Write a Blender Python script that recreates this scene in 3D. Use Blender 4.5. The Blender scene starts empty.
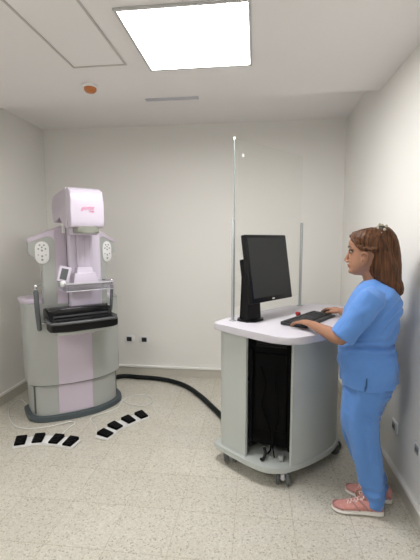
import bpy, bmesh, math, random
from mathutils import Vector, Matrix, noise
random.seed(7)
S = bpy.context.scene
COL = S.collection
PI = math.pi

# ------------------------------------------------------------------ helpers
def link_obj(name, me, m=None, parent=None):
    o = bpy.data.objects.new(name, me)
    COL.objects.link(o)
    if m is not None and me is not None:
        me.materials.clear(); me.materials.append(m)
    if parent is not None:
        o.parent = parent
    return o

def obj(name, bm, m, parent=None, smooth=True, angle=40):
    bmesh.ops.recalc_face_normals(bm, faces=bm.faces[:])
    me = bpy.data.meshes.new(name)
    bm.to_mesh(me); bm.free()
    if smooth:
        for p in me.polygons: p.use_smooth = True
        me.set_sharp_from_angle(angle=math.radians(angle))
    return link_obj(name, me, m, parent)

def tag(o, label=None, cat=None, group=None, kind=None):
    if label: o['label'] = label
    if cat: o['category'] = cat
    if group: o['group'] = group
    if kind: o['kind'] = kind
    return o

def thing(name, label, cat, loc=(0, 0, 0), rz=0.0, group=None):
    o = bpy.data.objects.new(name, None)
    COL.objects.link(o)
    o.empty_display_size = .1
    o.location = loc; o.rotation_euler = (0, 0, rz)
    return tag(o, label, cat, group)

def struct(name, bm, m, smooth=False):
    o = obj(name, bm, m, None, smooth)
    o['kind'] = 'structure'
    return o

def NB(): return bmesh.new()

def box(bm, x0, x1, y0, y1, z0, z1, bev=0.0, seg=2, mat=None):
    vs = [bm.verts.new(Vector((x, y, z))) for x in (x0, x1) for y in (y0, y1) for z in (z0, z1)]
    if mat is not None:
        for v in vs: v.co = mat @ v.co
    f = [(0, 1, 3, 2), (4, 6, 7, 5), (0, 4, 5, 1), (2, 3, 7, 6), (0, 2, 6, 4), (1, 5, 7, 3)]
    fs = [bm.faces.new([vs[i] for i in q]) for q in f]
    if bev > 0:
        es = set()
        for q in fs: es.update(q.edges)
        bmesh.ops.bevel(bm, geom=list(es), offset=bev, segments=seg, profile=.5, affect='EDGES', clamp_overlap=True)
    return bm

def prism(bm, poly, z0, z1, bev=0.0, seg=2, mat=None, vert_bev=False):
    lo = [bm.verts.new(Vector((p[0], p[1], z0))) for p in poly]
    hi = [bm.verts.new(Vector((p[0], p[1], z1))) for p in poly]
    n = len(poly)
    top = bm.faces.new(hi); bot = bm.faces.new(lo[::-1])
    for i in range(n):
        bm.faces.new([lo[i], lo[(i + 1) % n], hi[(i + 1) % n], hi[i]])
    if bev > 0:
        es = set(top.edges) | set(bot.edges)
        r = bmesh.ops.bevel(bm, geom=list(es), offset=bev, segments=seg, profile=.5, affect='EDGES', clamp_overlap=True)
    if mat is not None:
        bmesh.ops.transform(bm, matrix=mat, verts=bm.verts[:])
    return bm

def chaikin(poly, it=2, closed=True, k=.25):
    for _ in range(it):
        out = []
        n = len(poly)
        rng = range(n) if closed else range(n - 1)
        if not closed: out.append(poly[0])
        for i in rng:
            a = Vector(poly[i]); b = Vector(poly[(i + 1) % n])
            out.append(tuple(a.lerp(b, k))); out.append(tuple(a.lerp(b, 1 - k)))
        if not closed: out.append(poly[-1])
        poly = out
    return poly

def round_rect(w, h, r, seg=5, cx=0, cy=0):
    out = []
    for sx, sy, a0 in ((1, 1, 0), (-1, 1, 90), (-1, -1, 180), (1, -1, 270)):
        for k in range(seg + 1):
            a = math.radians(a0 + 90 * k / seg)
            out.append((cx + sx * (w / 2 - r) + r * math.cos(a), cy + sy * (h / 2 - r) + r * math.sin(a)))
    return out

def catmull(pts, n=6):
    pts = [Vector(p) for p in pts]
    P = [pts[0] * 2 - pts[1]] + pts + [pts[-1] * 2 - pts[-2]]
    out = []
    for i in range(1, len(P) - 2):
        for k in range(n):
            t = k / n
            a, b, c, d = P[i - 1], P[i], P[i + 1], P[i + 2]
            out.append(.5 * ((2 * b) + (c - a) * t + (2 * a - 5 * b + 4 * c - d) * t * t + (3 * b - a - 3 * c + d) * t ** 3))
    out.append(pts[-1])
    return out

def tube(bm, pts, r, n=10, up=Vector((0, 0, 1)), flat=None, caps=True, dome=False):
    """swept ring; r a number or a list; flat=(a,b) scales the ring's two axes"""
    pts = [Vector(p) for p in pts]
    m = len(pts)
    R = r if isinstance(r, (list, tuple)) else [r] * m
    if dome:
        d0 = (pts[0] - pts[1]).normalized(); d1 = (pts[-1] - pts[-2]).normalized()
        pts = [pts[0] + d0 * R[0] * .9, pts[0] + d0 * R[0] * .6] + pts + [pts[-1] + d1 * R[-1] * .6, pts[-1] + d1 * R[-1] * .9]
        R = [R[0] * .35, R[0] * .8] + list(R) + [R[-1] * .8, R[-1] * .35]
        m += 4
    rings = []
    fa = flat
    side = None
    for i, p in enumerate(pts):
        d = (pts[min(i + 1, m - 1)] - pts[max(i - 1, 0)]).normalized()
        if side is None:
            u = up if abs(d.dot(up)) < .95 else Vector((1, 0, 0))
            side = d.cross(u).normalized()
        else:
            side = (side - d * side.dot(d)).normalized()
        nn = side.cross(d).normalized()
        f = fa[i] if (isinstance(fa, list)) else (fa or (1, 1))
        rings.append([bm.verts.new(p + side * math.cos(2 * PI * k / n) * R[i] * f[0] + nn * math.sin(2 * PI * k / n) * R[i] * f[1]) for k in range(n)])
    for a, b in zip(rings, rings[1:]):
        for k in range(n):
            bm.faces.new([a[k], a[(k + 1) % n], b[(k + 1) % n], b[k]])
    if caps:
        bm.faces.new(rings[0][::-1]); bm.faces.new(rings[-1])
    return bm

def loft(bm, rings, caps=True):
    rs = [[bm.verts.new(Vector(p)) for p in r] for r in rings]
    n = len(rs[0])
    for a, b in zip(rs, rs[1:]):
        for k in range(n):
            bm.faces.new([a[k], a[(k + 1) % n], b[(k + 1) % n], b[k]])
    if caps:
        bm.faces.new(rs[0][::-1]); bm.faces.new(rs[-1])
    return rs

def zring(z, xf, xb, hw, cy=0.0, n=28, e=2.0, tilt=0.0):
    """horizontal superellipse: front xf, back xb, half width hw"""
    cx = (xf + xb) / 2; a = (xf - xb) / 2
    out = []
    for k in range(n):
        t = 2 * PI * k / n
        c, s = math.cos(t), math.sin(t)
        x = cx + a * math.copysign(abs(c) ** (2 / e), c)
        out.append((x, cy + hw * math.copysign(abs(s) ** (2 / e), s), z + tilt * (x - cx)))
    return out

def interp(table, z):
    if z <= table[0][0]: return table[0][1:]
    for a, b in zip(table, table[1:]):
        if z <= b[0]:
            t = (z - a[0]) / (b[0] - a[0]); t = t * t * (3 - 2 * t) * .5 + t * .5
            return tuple(p + (q - p) * t for p, q in zip(a[1:], b[1:]))
    return table[-1][1:]

def ztable(bm, table, step=.01, n=28, e=2.0, cy=0.0):
    z0, z1 = table[0][0], table[-1][0]
    m = max(2, int(round((z1 - z0) / step)))
    rings = []
    for i in range(m + 1):
        z = z0 + (z1 - z0) * i / m
        v = interp(table, z)
        c = v[3] if len(v) > 3 else cy
        rings.append(zring(z, v[0], v[1], v[2], c, n, e))
    loft(bm, rings)

def ellipsoid(bm, c, r, rot=None, n=16):
    M = Matrix.Translation(Vector(c)) @ (rot.to_4x4() if rot is not None else Matrix.Identity(4)) @ Matrix.Diagonal((r[0], r[1], r[2], 1))
    bmesh.ops.create_uvsphere(bm, u_segments=n, v_segments=max(6, n // 2), radius=1, matrix=M)

def cyl(bm, p, q, r, n=20, r2=None):
    p, q = Vector(p), Vector(q)
    tube(bm, [p, q], [r, r if r2 is None else r2], n)

def fused(bm, voxel, smooth=3, disp=None):
    """voxel-remesh overlapping closed shapes into one continuous surface"""
    me = bpy.data.meshes.new('tmp'); bm.to_mesh(me); bm.free()
    o = bpy.data.objects.new('tmp', me); COL.objects.link(o)
    m = o.modifiers.new('r', 'REMESH'); m.mode = 'VOXEL'; m.voxel_size = voxel; m.adaptivity = 0
    if smooth:
        s = o.modifiers.new('s', 'SMOOTH'); s.factor = .5; s.iterations = smooth
    dg = bpy.context.evaluated_depsgraph_get()
    me2 = bpy.data.meshes.new_from_object(o.evaluated_get(dg))
    bpy.data.objects.remove(o); bpy.data.meshes.remove(me)
    b = NB(); b.from_mesh(me2); bpy.data.meshes.remove(me2)
    if disp:
        b.normal_update()
        mv = [(v, v.co + v.normal * disp(v.co, v.normal)) for v in b.verts]
        for v, c in mv: v.co = c
    return b

# ------------------------------------------------------------------ materials
def mat(name, col, rough=.5, metal=0.0, var=.0, vscale=8.0, bump=0.0, bscale=40.0, spec=.5, coat=0.0, stretch=None, emit=None):
    m = bpy.data.materials.new(name); m.use_nodes = True
    nt = m.node_tree; b = nt.nodes['Principled BSDF']
    b.inputs['Roughness'].default_value = rough
    b.inputs['Metallic'].default_value = metal
    b.inputs['Specular IOR Level'].default_value = spec
    b.inputs['Coat Weight'].default_value = coat
    tc = nt.nodes.new('ShaderNodeTexCoord')
    mp = nt.nodes.new('ShaderNodeMapping'); nt.links.new(tc.outputs['Object'], mp.inputs['Vector'])
    if stretch: mp.inputs['Scale'].default_value = stretch
    no = nt.nodes.new('ShaderNodeTexNoise'); no.inputs['Scale'].default_value = vscale; no.inputs['Detail'].default_value = 4
    nt.links.new(mp.outputs[0], no.inputs['Vector'])
    mx = nt.nodes.new('ShaderNodeMix'); mx.data_type = 'RGBA'
    c = Vector(col[:3])
    mx.inputs[6].default_value = (*(c * (1 - var)), 1); mx.inputs[7].default_value = (*[min(1, q * (1 + var)) for q in c], 1)
    nt.links.new(no.outputs['Fac'], mx.inputs[0]); nt.links.new(mx.outputs[2], b.inputs['Base Color'])
    if bump > 0:
        n2 = nt.nodes.new('ShaderNodeTexNoise'); n2.inputs['Scale'].default_value = bscale; n2.inputs['Detail'].default_value = 3
        nt.links.new(mp.outputs[0], n2.inputs['Vector'])
        bp = nt.nodes.new('ShaderNodeBump'); bp.inputs['Strength'].default_value = bump; bp.inputs['Distance'].default_value = .01
        nt.links.new(n2.outputs['Fac'], bp.inputs['Height']); nt.links.new(bp.outputs[0], b.inputs['Normal'])
    if emit:
        b.inputs['Emission Color'].default_value = (*emit[:3], 1); b.inputs['Emission Strength'].default_value = emit[3]
    return m

M = {}
M['wall'] = mat('wall_paint', (.83, .814, .78), .62, var=.02, vscale=1.5, bump=.05, bscale=90)
M['ceil'] = mat('ceiling_paint', (.86, .838, .832), .8, var=.015, vscale=1.2)
M['trimw'] = mat('white_trim', (.90, .89, .86), .5)
M['base'] = mat('baseboard_terrazzo', (.55, .525, .46), .35, var=.12, vscale=120)
M['lamp_frame'] = mat('lamp_frame', (.55, .55, .55), .6)
M['lilac'] = mat('lilac_plastic', (.60, .525, .62), .32, var=.01)
M['lilac_head'] = mat('pale_lilac_plastic', (.62, .565, .665), .28, var=.01, coat=.2)
M['grey'] = mat('grey_green_plastic', (.43, .445, .43), .4, var=.015)
M['cart'] = mat('cart_grey_plastic', (.49, .52, .50), .38, var=.015)
M['slate'] = mat('slate_rubber', (.075, .095, .105), .55, var=.1, vscale=30)
M['white'] = mat('white_plastic', (.80, .80, .80), .35)
M['top'] = mat('tabletop_white', (.57, .55, .60), .42, var=.01)
M['black'] = mat('black_plastic', (.004, .004, .0045), .35, var=.1, spec=.25)
M['blackm'] = mat('black_matte', (.003, .003, .0032), .75, var=.2, vscale=60, spec=.08)
M['dgrey'] = mat('dark_grey_metal', (.10, .105, .11), .38, .2)
M['gloss'] = mat('glossy_black_panel', (.012, .012, .013), .14, spec=.5)
M['screen'] = mat('screen_black', (.022, .024, .024), .3, spec=.3)
M['chrome'] = mat('chrome', (.75, .75, .76), .12, 1.0)
M['alu'] = mat('brushed_aluminium', (.40, .42, .42), .4, .2)
M['rail'] = mat('rail_grey', (.095, .105, .11), .4, .1)
M['key'] = mat('key_black', (.030, .032, .034), .5, spec=.3)
M['red'] = mat('red_plastic', (.30, .015, .015), .4)
M['pink'] = mat('pink_print', (.75, .16, .34), .4)
M['btn'] = mat('button_grey', (.33, .34, .35), .4)
M['olive'] = mat('collimator_window', (.25, .26, .22), .2, spec=.6)
M['cable'] = mat('white_cable', (.72, .72, .68), .5)
M['hose'] = mat('corrugated_hose', (.007, .010, .010), .5, spec=.2, bump=.3, bscale=150)
M['skin'] = mat('skin', (.33, .165, .10), .5, var=.07, vscale=18, bump=.04, bscale=120)
M['lip'] = mat('lips', (.42, .14, .12), .45)
M['eye'] = mat('eye_white', (.30, .27, .24), .3)
M['iris'] = mat('iris_dark', (.03, .02, .015), .2)
M['brow'] = mat('eyebrow', (.06, .035, .022), .7)
M['sole'] = mat('shoe_sole', (.75, .73, .70), .55)
M['shoe'] = mat('pink_mesh', (.60, .28, .25), .7, var=.3, vscale=60, bump=.3, bscale=220)
M['shoe2'] = mat('pink_overlay', (.42, .21, .20), .5)
M['lace'] = mat('lace', (.82, .62, .58), .7)
M['clip_dark'] = mat('clip_dark', (.03, .028, .025), .3)
M['clip_light'] = mat('clip_light', (.42, .38, .28), .3)
M['orange'] = mat('copper_orange', (.50, .17, .045), .35)
M['vent'] = mat('vent_grey', (.55, .55, .60), .5)
M['socket'] = mat('socket_black', (.03, .03, .032), .4)

def cloth_mat(name, col, sc=(1, 1, 1), fold=.7):
    m = mat(name, col, .82, var=.05, vscale=14)
    nt = m.node_tree; b = nt.nodes['Principled BSDF']
    b.inputs['Sheen Weight'].default_value = .15
    tc = [n for n in nt.nodes if n.type == 'TEX_COORD'][0]
    mp = nt.nodes.new('ShaderNodeMapping'); mp.inputs['Scale'].default_value = sc
    nt.links.new(tc.outputs['Object'], mp.inputs['Vector'])
    n1 = nt.nodes.new('ShaderNodeTexNoise'); n1.inputs['Scale'].default_value = 9; n1.inputs['Detail'].default_value = 2; n1.inputs['Distortion'].default_value = .9
    nt.links.new(mp.outputs[0], n1.inputs['Vector'])
    n2 = nt.nodes.new('ShaderNodeTexNoise'); n2.inputs['Scale'].default_value = 260
    nt.links.new(tc.outputs['Object'], n2.inputs['Vector'])
    b1 = nt.nodes.new('ShaderNodeBump'); b1.inputs['Strength'].default_value = fold; b1.inputs['Distance'].default_value = .02
    b2 = nt.nodes.new('ShaderNodeBump'); b2.inputs['Strength'].default_value = .15; b2.inputs['Distance'].default_value = .002
    nt.links.new(n1.outputs['Fac'], b1.inputs['Height']); nt.links.new(n2.outputs['Fac'], b2.inputs['Height'])
    nt.links.new(b1.outputs[0], b2.inputs['Normal']); nt.links.new(b2.outputs[0], b.inputs['Normal'])
    return m
M['scrub'] = cloth_mat('scrub_blue', (.092, .235, .58), (1, 1, .8), .55)
M['scrub_p'] = cloth_mat('scrub_trousers_blue', (.088, .225, .55), (1.2, 1.2, .45), .6)

def hair_mat():
    m = mat('brown_hair', (.12, .045, .018), .5, spec=.22)
    nt = m.node_tree; b = nt.nodes['Principled BSDF']
    tc = [n for n in nt.nodes if n.type == 'TEX_COORD'][0]
    mp = nt.nodes.new('ShaderNodeMapping'); mp.inputs['Scale'].default_value = (60, 60, 5)
    mp.inputs['Rotation'].default_value = (0, math.radians(-12), 0)
    nt.links.new(tc.outputs['Object'], mp.inputs['Vector'])
    n1 = nt.nodes.new('ShaderNodeTexNoise'); n1.inputs['Scale'].default_value = 1.6; n1.inputs['Detail'].default_value = 5
    nt.links.new(mp.outputs[0], n1.inputs['Vector'])
    cr = nt.nodes.new('ShaderNodeValToRGB')
    cr.color_ramp.elements[0].position = .3; cr.color_ramp.elements[0].color = (.018, .008, .004, 1)
    cr.color_ramp.elements[1].position = .72; cr.color_ramp.elements[1].color = (.15, .060, .024, 1)
    nt.links.new(n1.outputs['Fac'], cr.inputs[0]); nt.links.new(cr.outputs[0], b.inputs['Base Color'])
    bp = nt.nodes.new('ShaderNodeBump'); bp.inputs['Strength'].default_value = .6; bp.inputs['Distance'].default_value = .006
    nt.links.new(n1.outputs['Fac'], bp.inputs['Height']); nt.links.new(bp.outputs[0], b.inputs['Normal'])
    return m
M['hair'] = hair_mat()

def glass_mat(name, tint=(1, 1, 1), base=.05, rough=.02):
    m = bpy.data.materials.new(name); m.use_nodes = True
    nt = m.node_tree; nt.nodes.clear()
    out = nt.nodes.new('ShaderNodeOutputMaterial'); tr = nt.nodes.new('ShaderNodeBsdfTransparent'); gl = nt.nodes.new('ShaderNodeBsdfGlossy')
    tr.inputs[0].default_value = (*tint, 1); gl.inputs['Roughness'].default_value = rough
    fr = nt.nodes.new('ShaderNodeLayerWeight'); fr.inputs[0].default_value = .5
    pw = nt.nodes.new('ShaderNodeMath'); pw.operation = 'POWER'; pw.inputs[1].default_value = 5
    ad = nt.nodes.new('ShaderNodeMath'); ad.operation = 'MULTIPLY_ADD'; ad.inputs[1].default_value = .8; ad.inputs[2].default_value = base
    mx = nt.nodes.new('ShaderNodeMixShader')
    nt.links.new(fr.outputs['Facing'], pw.inputs[0]); nt.links.new(pw.outputs[0], ad.inputs[0]); nt.links.new(ad.outputs[0], mx.inputs[0])
    nt.links.new(tr.outputs[0], mx.inputs[1]); nt.links.new(gl.outputs[0], mx.inputs[2]); nt.links.new(mx.outputs[0], out.inputs[0])
    return m
M['glass'] = glass_mat('clear_glass', (.985, .988, .98), .02)
M['acrylic'] = glass_mat('clear_acrylic', (.93, .93, .96), .12, .1)
M['glass_edge'] = mat('glass_edge', (.20, .23, .22), .25)

def emis(name, col, s):
    m = bpy.data.materials.new(name); m.use_nodes = True
    nt = m.node_tree; nt.nodes.clear()
    out = nt.nodes.new('ShaderNodeOutputMaterial'); e = nt.nodes.new('ShaderNodeEmission')
    e.inputs[0].default_value = (*col, 1); e.inputs[1].default_value = s
    nt.links.new(e.outputs[0], out.inputs[0])
    return m
LIGHT = 32.8
M['lamp'] = emis('led_diffuser', (1.0, .99, .975), LIGHT)
M['fill_lamp'] = emis('added_fill_diffuser', (1.0, .99, .975), LIGHT * .95)  # glow of the added fill panel out of view

def floor_mat():
    m = bpy.data.materials.new('terrazzo_floor'); m.use_nodes = True
    nt = m.node_tree; b = nt.nodes['Principled BSDF']; N = nt.nodes.new; Lk = nt.links.new
    b.inputs['Roughness'].default_value = .38; b.inputs['Specular IOR Level'].default_value = .4
    tc = N('ShaderNodeTexCoord')
    def vor(scale, lo, hi, feat='F1'):
        v = N('ShaderNodeTexVoronoi'); v.inputs['Scale'].default_value = scale
        Lk(tc.outputs['Object'], v.inputs['Vector'])
        return v
    # chips: random colour per cell
    v1 = vor(130, 0, 1)
    cr = N('ShaderNodeValToRGB'); cr.color_ramp.interpolation = 'LINEAR'
    E = cr.color_ramp.elements
    E[0].position = 0; E[0].color = (.42, .39, .33, 1)
    E[1].position = 1; E[1].color = (.70, .68, .615, 1)
    for p, c in ((.07, (.50, .47, .405, 1)), (.16, (.61, .585, .52, 1)), (.7, (.645, .62, .55, 1))):
        e = E.new(p); e.color = c
    sp = N('ShaderNodeSeparateColor'); Lk(v1.outputs['Color'], sp.inputs[0]); Lk(sp.outputs[0], cr.inputs[0])
    v2 = vor(260, 0, 1)
    sp2 = N('ShaderNodeSeparateColor'); Lk(v2.outputs['Color'], sp2.inputs[0])
    cr2 = N('ShaderNodeValToRGB'); cr2.color_ramp.elements[0].position = .0; cr2.color_ramp.elements[0].color = (.72, .70, .66, 1)
    cr2.color_ramp.elements[1].position = .28; cr2.color_ramp.elements[1].color = (1, 1, 1, 1)
    Lk(sp2.outputs[1], cr2.inputs[0])
    mu = N('ShaderNodeMix'); mu.data_type = 'RGBA'; mu.blend_type = 'MULTIPLY'; mu.inputs[0].default_value = .8
    Lk(cr.outputs[0], mu.inputs[6]); Lk(cr2.outputs[0], mu.inputs[7])
    # tile-to-tile tone and joints
    mp = N('ShaderNodeMapping'); mp.inputs['Location'].default_value = (.69, -1.545, 0)
    Lk(tc.outputs['Object'], mp.inputs['Vector'])
    br = N('ShaderNodeTexBrick'); br.offset = 0; br.squash = 1
    br.inputs['Scale'].default_value = 1; br.inputs['Brick Width'].default_value = .3; br.inputs['Row Height'].default_value = .3
    br.inputs['Mortar Size'].default_value = .0022; br.inputs['Mortar Smooth'].default_value = .3; br.inputs['Bias'].default_value = 0
    br.inputs['Color1'].default_value = (.95, .95, .95, 1); br.inputs['Color2'].default_value = (1, 1, 1, 1); br.inputs['Mortar'].default_value = (.78, .755, .70, 1)
    Lk(mp.outputs[0], br.inputs['Vector'])
    m2 = N('ShaderNodeMix'); m2.data_type = 'RGBA'; m2.blend_type = 'MULTIPLY'; m2.inputs[0].default_value = 1
    Lk(mu.outputs[2], m2.inputs[6]); Lk(br.outputs['Color'], m2.inputs[7])
    no = N('ShaderNodeTexNoise'); no.inputs['Scale'].default_value = 2.2; no.inputs['Detail'].default_value = 3
    Lk(tc.outputs['Object'], no.inputs['Vector'])
    cr3 = N('ShaderNodeValToRGB'); cr3.color_ramp.elements[0].position = .3; cr3.color_ramp.elements[0].color = (.93, .92, .89, 1)
    cr3.color_ramp.elements[1].position = .7; cr3.color_ramp.elements[1].color = (1, 1, 1, 1)
    Lk(no.outputs['Fac'], cr3.inputs[0])
    m3 = N('ShaderNodeMix'); m3.data_type = 'RGBA'; m3.blend_type = 'MULTIPLY'; m3.inputs[0].default_value = 1
    Lk(m2.outputs[2], m3.inputs[6]); Lk(cr3.outputs[0], m3.inputs[7])
    Lk(m3.outputs[2], b.inputs['Base Color'])
    return m
M['floor'] = floor_mat()

# ------------------------------------------------------------------ the room
XL, XR, YB, YF = -2.207, .843, 3.811, -1.7
ZC, ZS, YS = 2.47, 2.59, 2.83
def bb(*a, **k): return box(NB(), *a, **k)
struct('floor', bb(XL - .1, XR + .1, YF - .1, YB + .1, -.1, 0), M['floor'])
struct('wall_back', bb(XL - .1, XR + .1, YB, YB + .1, 0, 2.75), M['wall'])
struct('wall_left', bb(XL - .1, XL, YF, YB, 0, 2.75), M['wall'])
struct('wall_right', bb(XR, XR + .1, YF, YB, 0, 2.75), M['wall'])
struct('wall_front', bb(XL - .1, XR + .1, YF - .1, YF, 0, 2.75), M['wall'])
# ceiling: lowered field towards the viewer, higher strip along the back wall
prof = [(YF, ZC), (YS, ZC), (YS, ZS), (YB, ZS), (YB, 2.75), (YF, 2.75)]
bm = NB()
a = [bm.verts.new((XL, y, z)) for y, z in prof]; b_ = [bm.verts.new((XR, y, z)) for y, z in prof]
bm.faces.new(a); bm.faces.new(b_[::-1])
for i in range(6): bm.faces.new([a[i], b_[i], b_[(i + 1) % 6], a[(i + 1) % 6]])
struct('ceiling', bm, M['ceil'])
HB = .088
struct('baseboard_back', bb(XL + .012, XR - .012, YB - .012, YB, 0, HB), M['base'])
struct('baseboard_left', bb(XL, XL + .012, YF, YB, 0, HB), M['base'])
struct('baseboard_right', bb(XR - .012, XR, YF, YB, 0, HB), M['base'])
struct('trim_1', bb(XL + .016, XR - .016, YB - .022, YB, HB, HB + .018), M['trimw'])
struct('trim_2', bb(XL, XL + .022, YF, YB, HB, HB + .018), M['trimw'])
struct('trim_3', bb(XR - .022, XR, YF, YB, HB, HB + .018), M['trimw'])

def ceiling_light(x0, y0, label, lm):
    t = thing('ceiling_light', label, 'ceiling light', (x0 + .305, y0 + .305, ZC))
    bm = NB(); w = .305; f = .014
    for (a0, a1, c0, c1) in ((-w, w, -w, -w + f), (-w, w, w - f, w), (-w, -w + f, -w + f, w - f), (w - f, w, -w + f, w - f)):
        box(bm, a0, a1, c0, c1, -.012, -.0005, .001, 1)
    obj('frame', bm, M['lamp_frame'], t)
    obj('diffuser', bb(-w + f, w - f, -w + f, w - f, -.008, -.001), lm, t)
    return t
ceiling_light(-.640, 1.715, 'bright square LED panel set in the ceiling', M['lamp'])
ceiling_light(-1.55, -.75, 'added fill light panel, unseen, in the ceiling above and behind the viewer', M['fill_lamp'])  # unseen panel, added to brighten the room from behind the camera

# hatch: thin raised surround and a flat lid
t = thing('ceiling_hatch', 'long flat access hatch with thin surround in ceiling, left of the lit panel', 'hatch', (-.925, 1.77, ZC))
bm = NB(); hx, hy, f = .165, .475, .012
for (a0, a1, c0, c1) in ((-hx, hx, -hy, -hy + f), (-hx, hx, hy - f, hy), (-hx, -hx + f, -hy + f, hy - f), (hx - f, hx, -hy + f, hy - f)):
    box(bm, a0, a1, c0, c1, -.006, -.0005, .001, 1)
obj('surround', bm, mat('hatch_surround', (.56, .53, .51), .7), t)
obj('lid', bb(-hx + f + .002, hx - f - .002, -hy + f + .002, hy - f - .002, -.003, -.0005), M['ceil'], t)

t = thing('air_vent', 'narrow grey slot air vent at the edge of the lowered ceiling', 'air vent', (-.615, 2.80, ZC))
bm = NB()
for (a0, a1, c0, c1) in ((-.195, .195, -.022, -.017), (-.195, .195, .017, .022), (-.195, -.19, -.017, .017), (.19, .195, -.017, .017)):
    box(bm, a0, a1, c0, c1, -.006, -.0005)
obj('frame', bm, M['vent'], t)
bm = NB()
for k in range(3): box(bm, -.189, .189, -.013 + k * .009, -.008 + k * .009, -.005, -.001)
obj('louvre', bm, M['vent'], t)

t = thing('smoke_detector', 'small round ceiling detector with a copper orange cap', 'smoke detector', (-1.105, 2.51, ZC))
bm = NB()
prof_r = [(0, .052), (-.01, .052), (-.016, .046)]
tube(bm, [(0, 0, -.0005), (0, 0, -.010), (0, 0, -.016)], [.05, .05, .044], 28)
obj('mount', bm, M['white'], t)
bm = NB(); tube(bm, [(0, 0, -.016), (0, 0, -.03), (0, 0, -.042), (0, 0, -.047)], [.040, .040, .030, .016], 28)
obj('cap', bm, M['orange'], t, angle=60)

def outlet(loc, rz, label, w=.105, h=.078, dark=True, group=None):
    t = thing('wall_outlet', label, 'outlet', loc, rz, group)
    obj('plate', prism(NB(), round_rect(w, h, .008), 0.0005, .011, .002, 2, Matrix.Rotation(PI / 2, 4, 'X')), M['white'], t)
    obj('socket', prism(NB(), round_rect(w * .52, h * .6, .004), .011, .013, .001, 1, Matrix.Rotation(PI / 2, 4, 'X')), M['socket'] if dark else M['btn'], t)
    bm = NB()
    for q in (-.012, 0, .012): box(bm, q - .002, q + .002, -.0142, -.013, -.008, .008)
    obj('slot', bm, M['black'], t)
outlet((-1.33, YB, .392), 0, 'black wall outlet on back wall, nearer to the mammography machine')
outlet((-1.165, YB, .390), 0, 'black wall outlet on back wall, farther right of the two')
outlet((XR, 2.25, .342), -PI / 2, 'pale wall outlet on right wall behind the standing woman', .085, .07, False)
outlet((XR, 1.93, .378), -PI / 2, 'wall outlet on right wall at the edge of view', .085, .07, False)

# ------------------------------------------------------------------ mammography machine
# local frame: x to its side, y away from the operator (front faces -y)
MA = math.radians(42)
mam = thing('mammography_machine', 'tall lilac and grey mammography machine standing in the left corner', 'medical machine', (-1.43, 2.83, 0), MA)
base_out = [(-.36, .44), (-.368, .20), (-.355, .082), (-.28, .024), (-.14, -.025), (0, -.052), (.13, -.052), (.27, -.015), (.37, .05), (.425, .13), (.43, .44)]
def scaled(poly, k, dx=0, dy=0):
    cx = sum(p[0] for p in poly) / len(poly); cy = sum(p[1] for p in poly) / len(poly)
    return [(cx + (p[0] - cx) * k + dx, cy + (p[1] - cy) * k + dy) for p in poly]
bo = chaikin(base_out, 2)
obj('base_plate', prism(NB(), bo, .004, .046, .010, 3), M['slate'], mam)
kick = chaikin([(-.342, .42), (-.346, .19), (-.334, .090), (-.265, .042), (-.14, .0), (0, -.025), (.13, -.024), (.255, .01), (.35, .07), (.395, .14), (.40, .42)], 2)
obj('kick_section', prism(NB(), scaled(kick, .965, 0, .004), .046, .297, .004, 2), M['grey'], mam)
body = chaikin([(-.352, .42), (-.355, .19), (-.342, .085), (-.27, .03), (-.14, -.016), (0, -.042), (.13, -.040), (.265, -.002), (.36, .06), (.41, .135), (.415, .42)], 2)
obj('seam_gasket', prism(NB(), scaled(body, .985), .296, .302), M['rail'], mam)
obj('lower_body', prism(NB(), body, .301, .953, .006, 2), M['grey'], mam)
# centre panel of both sections
def strip_panel(x0, x1, yfun, z0, z1, name, m, n=10, dep=.02, par=mam):
    bm = NB()
    rings = []
    for i in range(n + 1):
        x = x0 + (x1 - x0) * i / n
        y = yfun(x)
        rings.append([(x, y, z0), (x, y, z1), (x, y + dep, z1), (x, y + dep, z0)])
    loft(bm, rings)
    return obj(name, bm, m, par)
def front_y(poly):
    def f(x):
        best = 1e9
        n = len(poly)
        for i in range(n):
            a, b = poly[i], poly[(i + 1) % n]
            if (a[0] - x) * (b[0] - x) <= 0 and a[0] != b[0]:
                y = a[1] + (b[1] - a[1]) * (x - a[0]) / (b[0] - a[0])
                best = min(best, y)
        return best
    return f
fb, fk = front_y(body), front_y(scaled(kick, .965, 0, .004))
strip_panel(-.155, .108, lambda x: fk(x) - .005, .056, .295, 'kick_centre_panel', M['lilac'])
strip_panel(-.155, .108, lambda x: fb(x) - .005, .305, .86, 'centre_panel', M['lilac'])
strip_panel(-.322, -.312, lambda x: fk(x) - .004, .058, .30, 'groove_strip', M['rail'], 2, .01)
strip_panel(.352, .362, lambda x: fk(x) - .004, .058, .30, 'groove_strip', M['rail'], 2, .01)
lid = chaikin([(-.368, .43), (-.372, .19), (-.352, .13), (-.28, .10), (0, .08), (.30, .10), (.40, .15), (.425, .43)], 2)
obj('lid', prism(NB(), lid, .950, .987, .014, 3), M['lilac'], mam)

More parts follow.
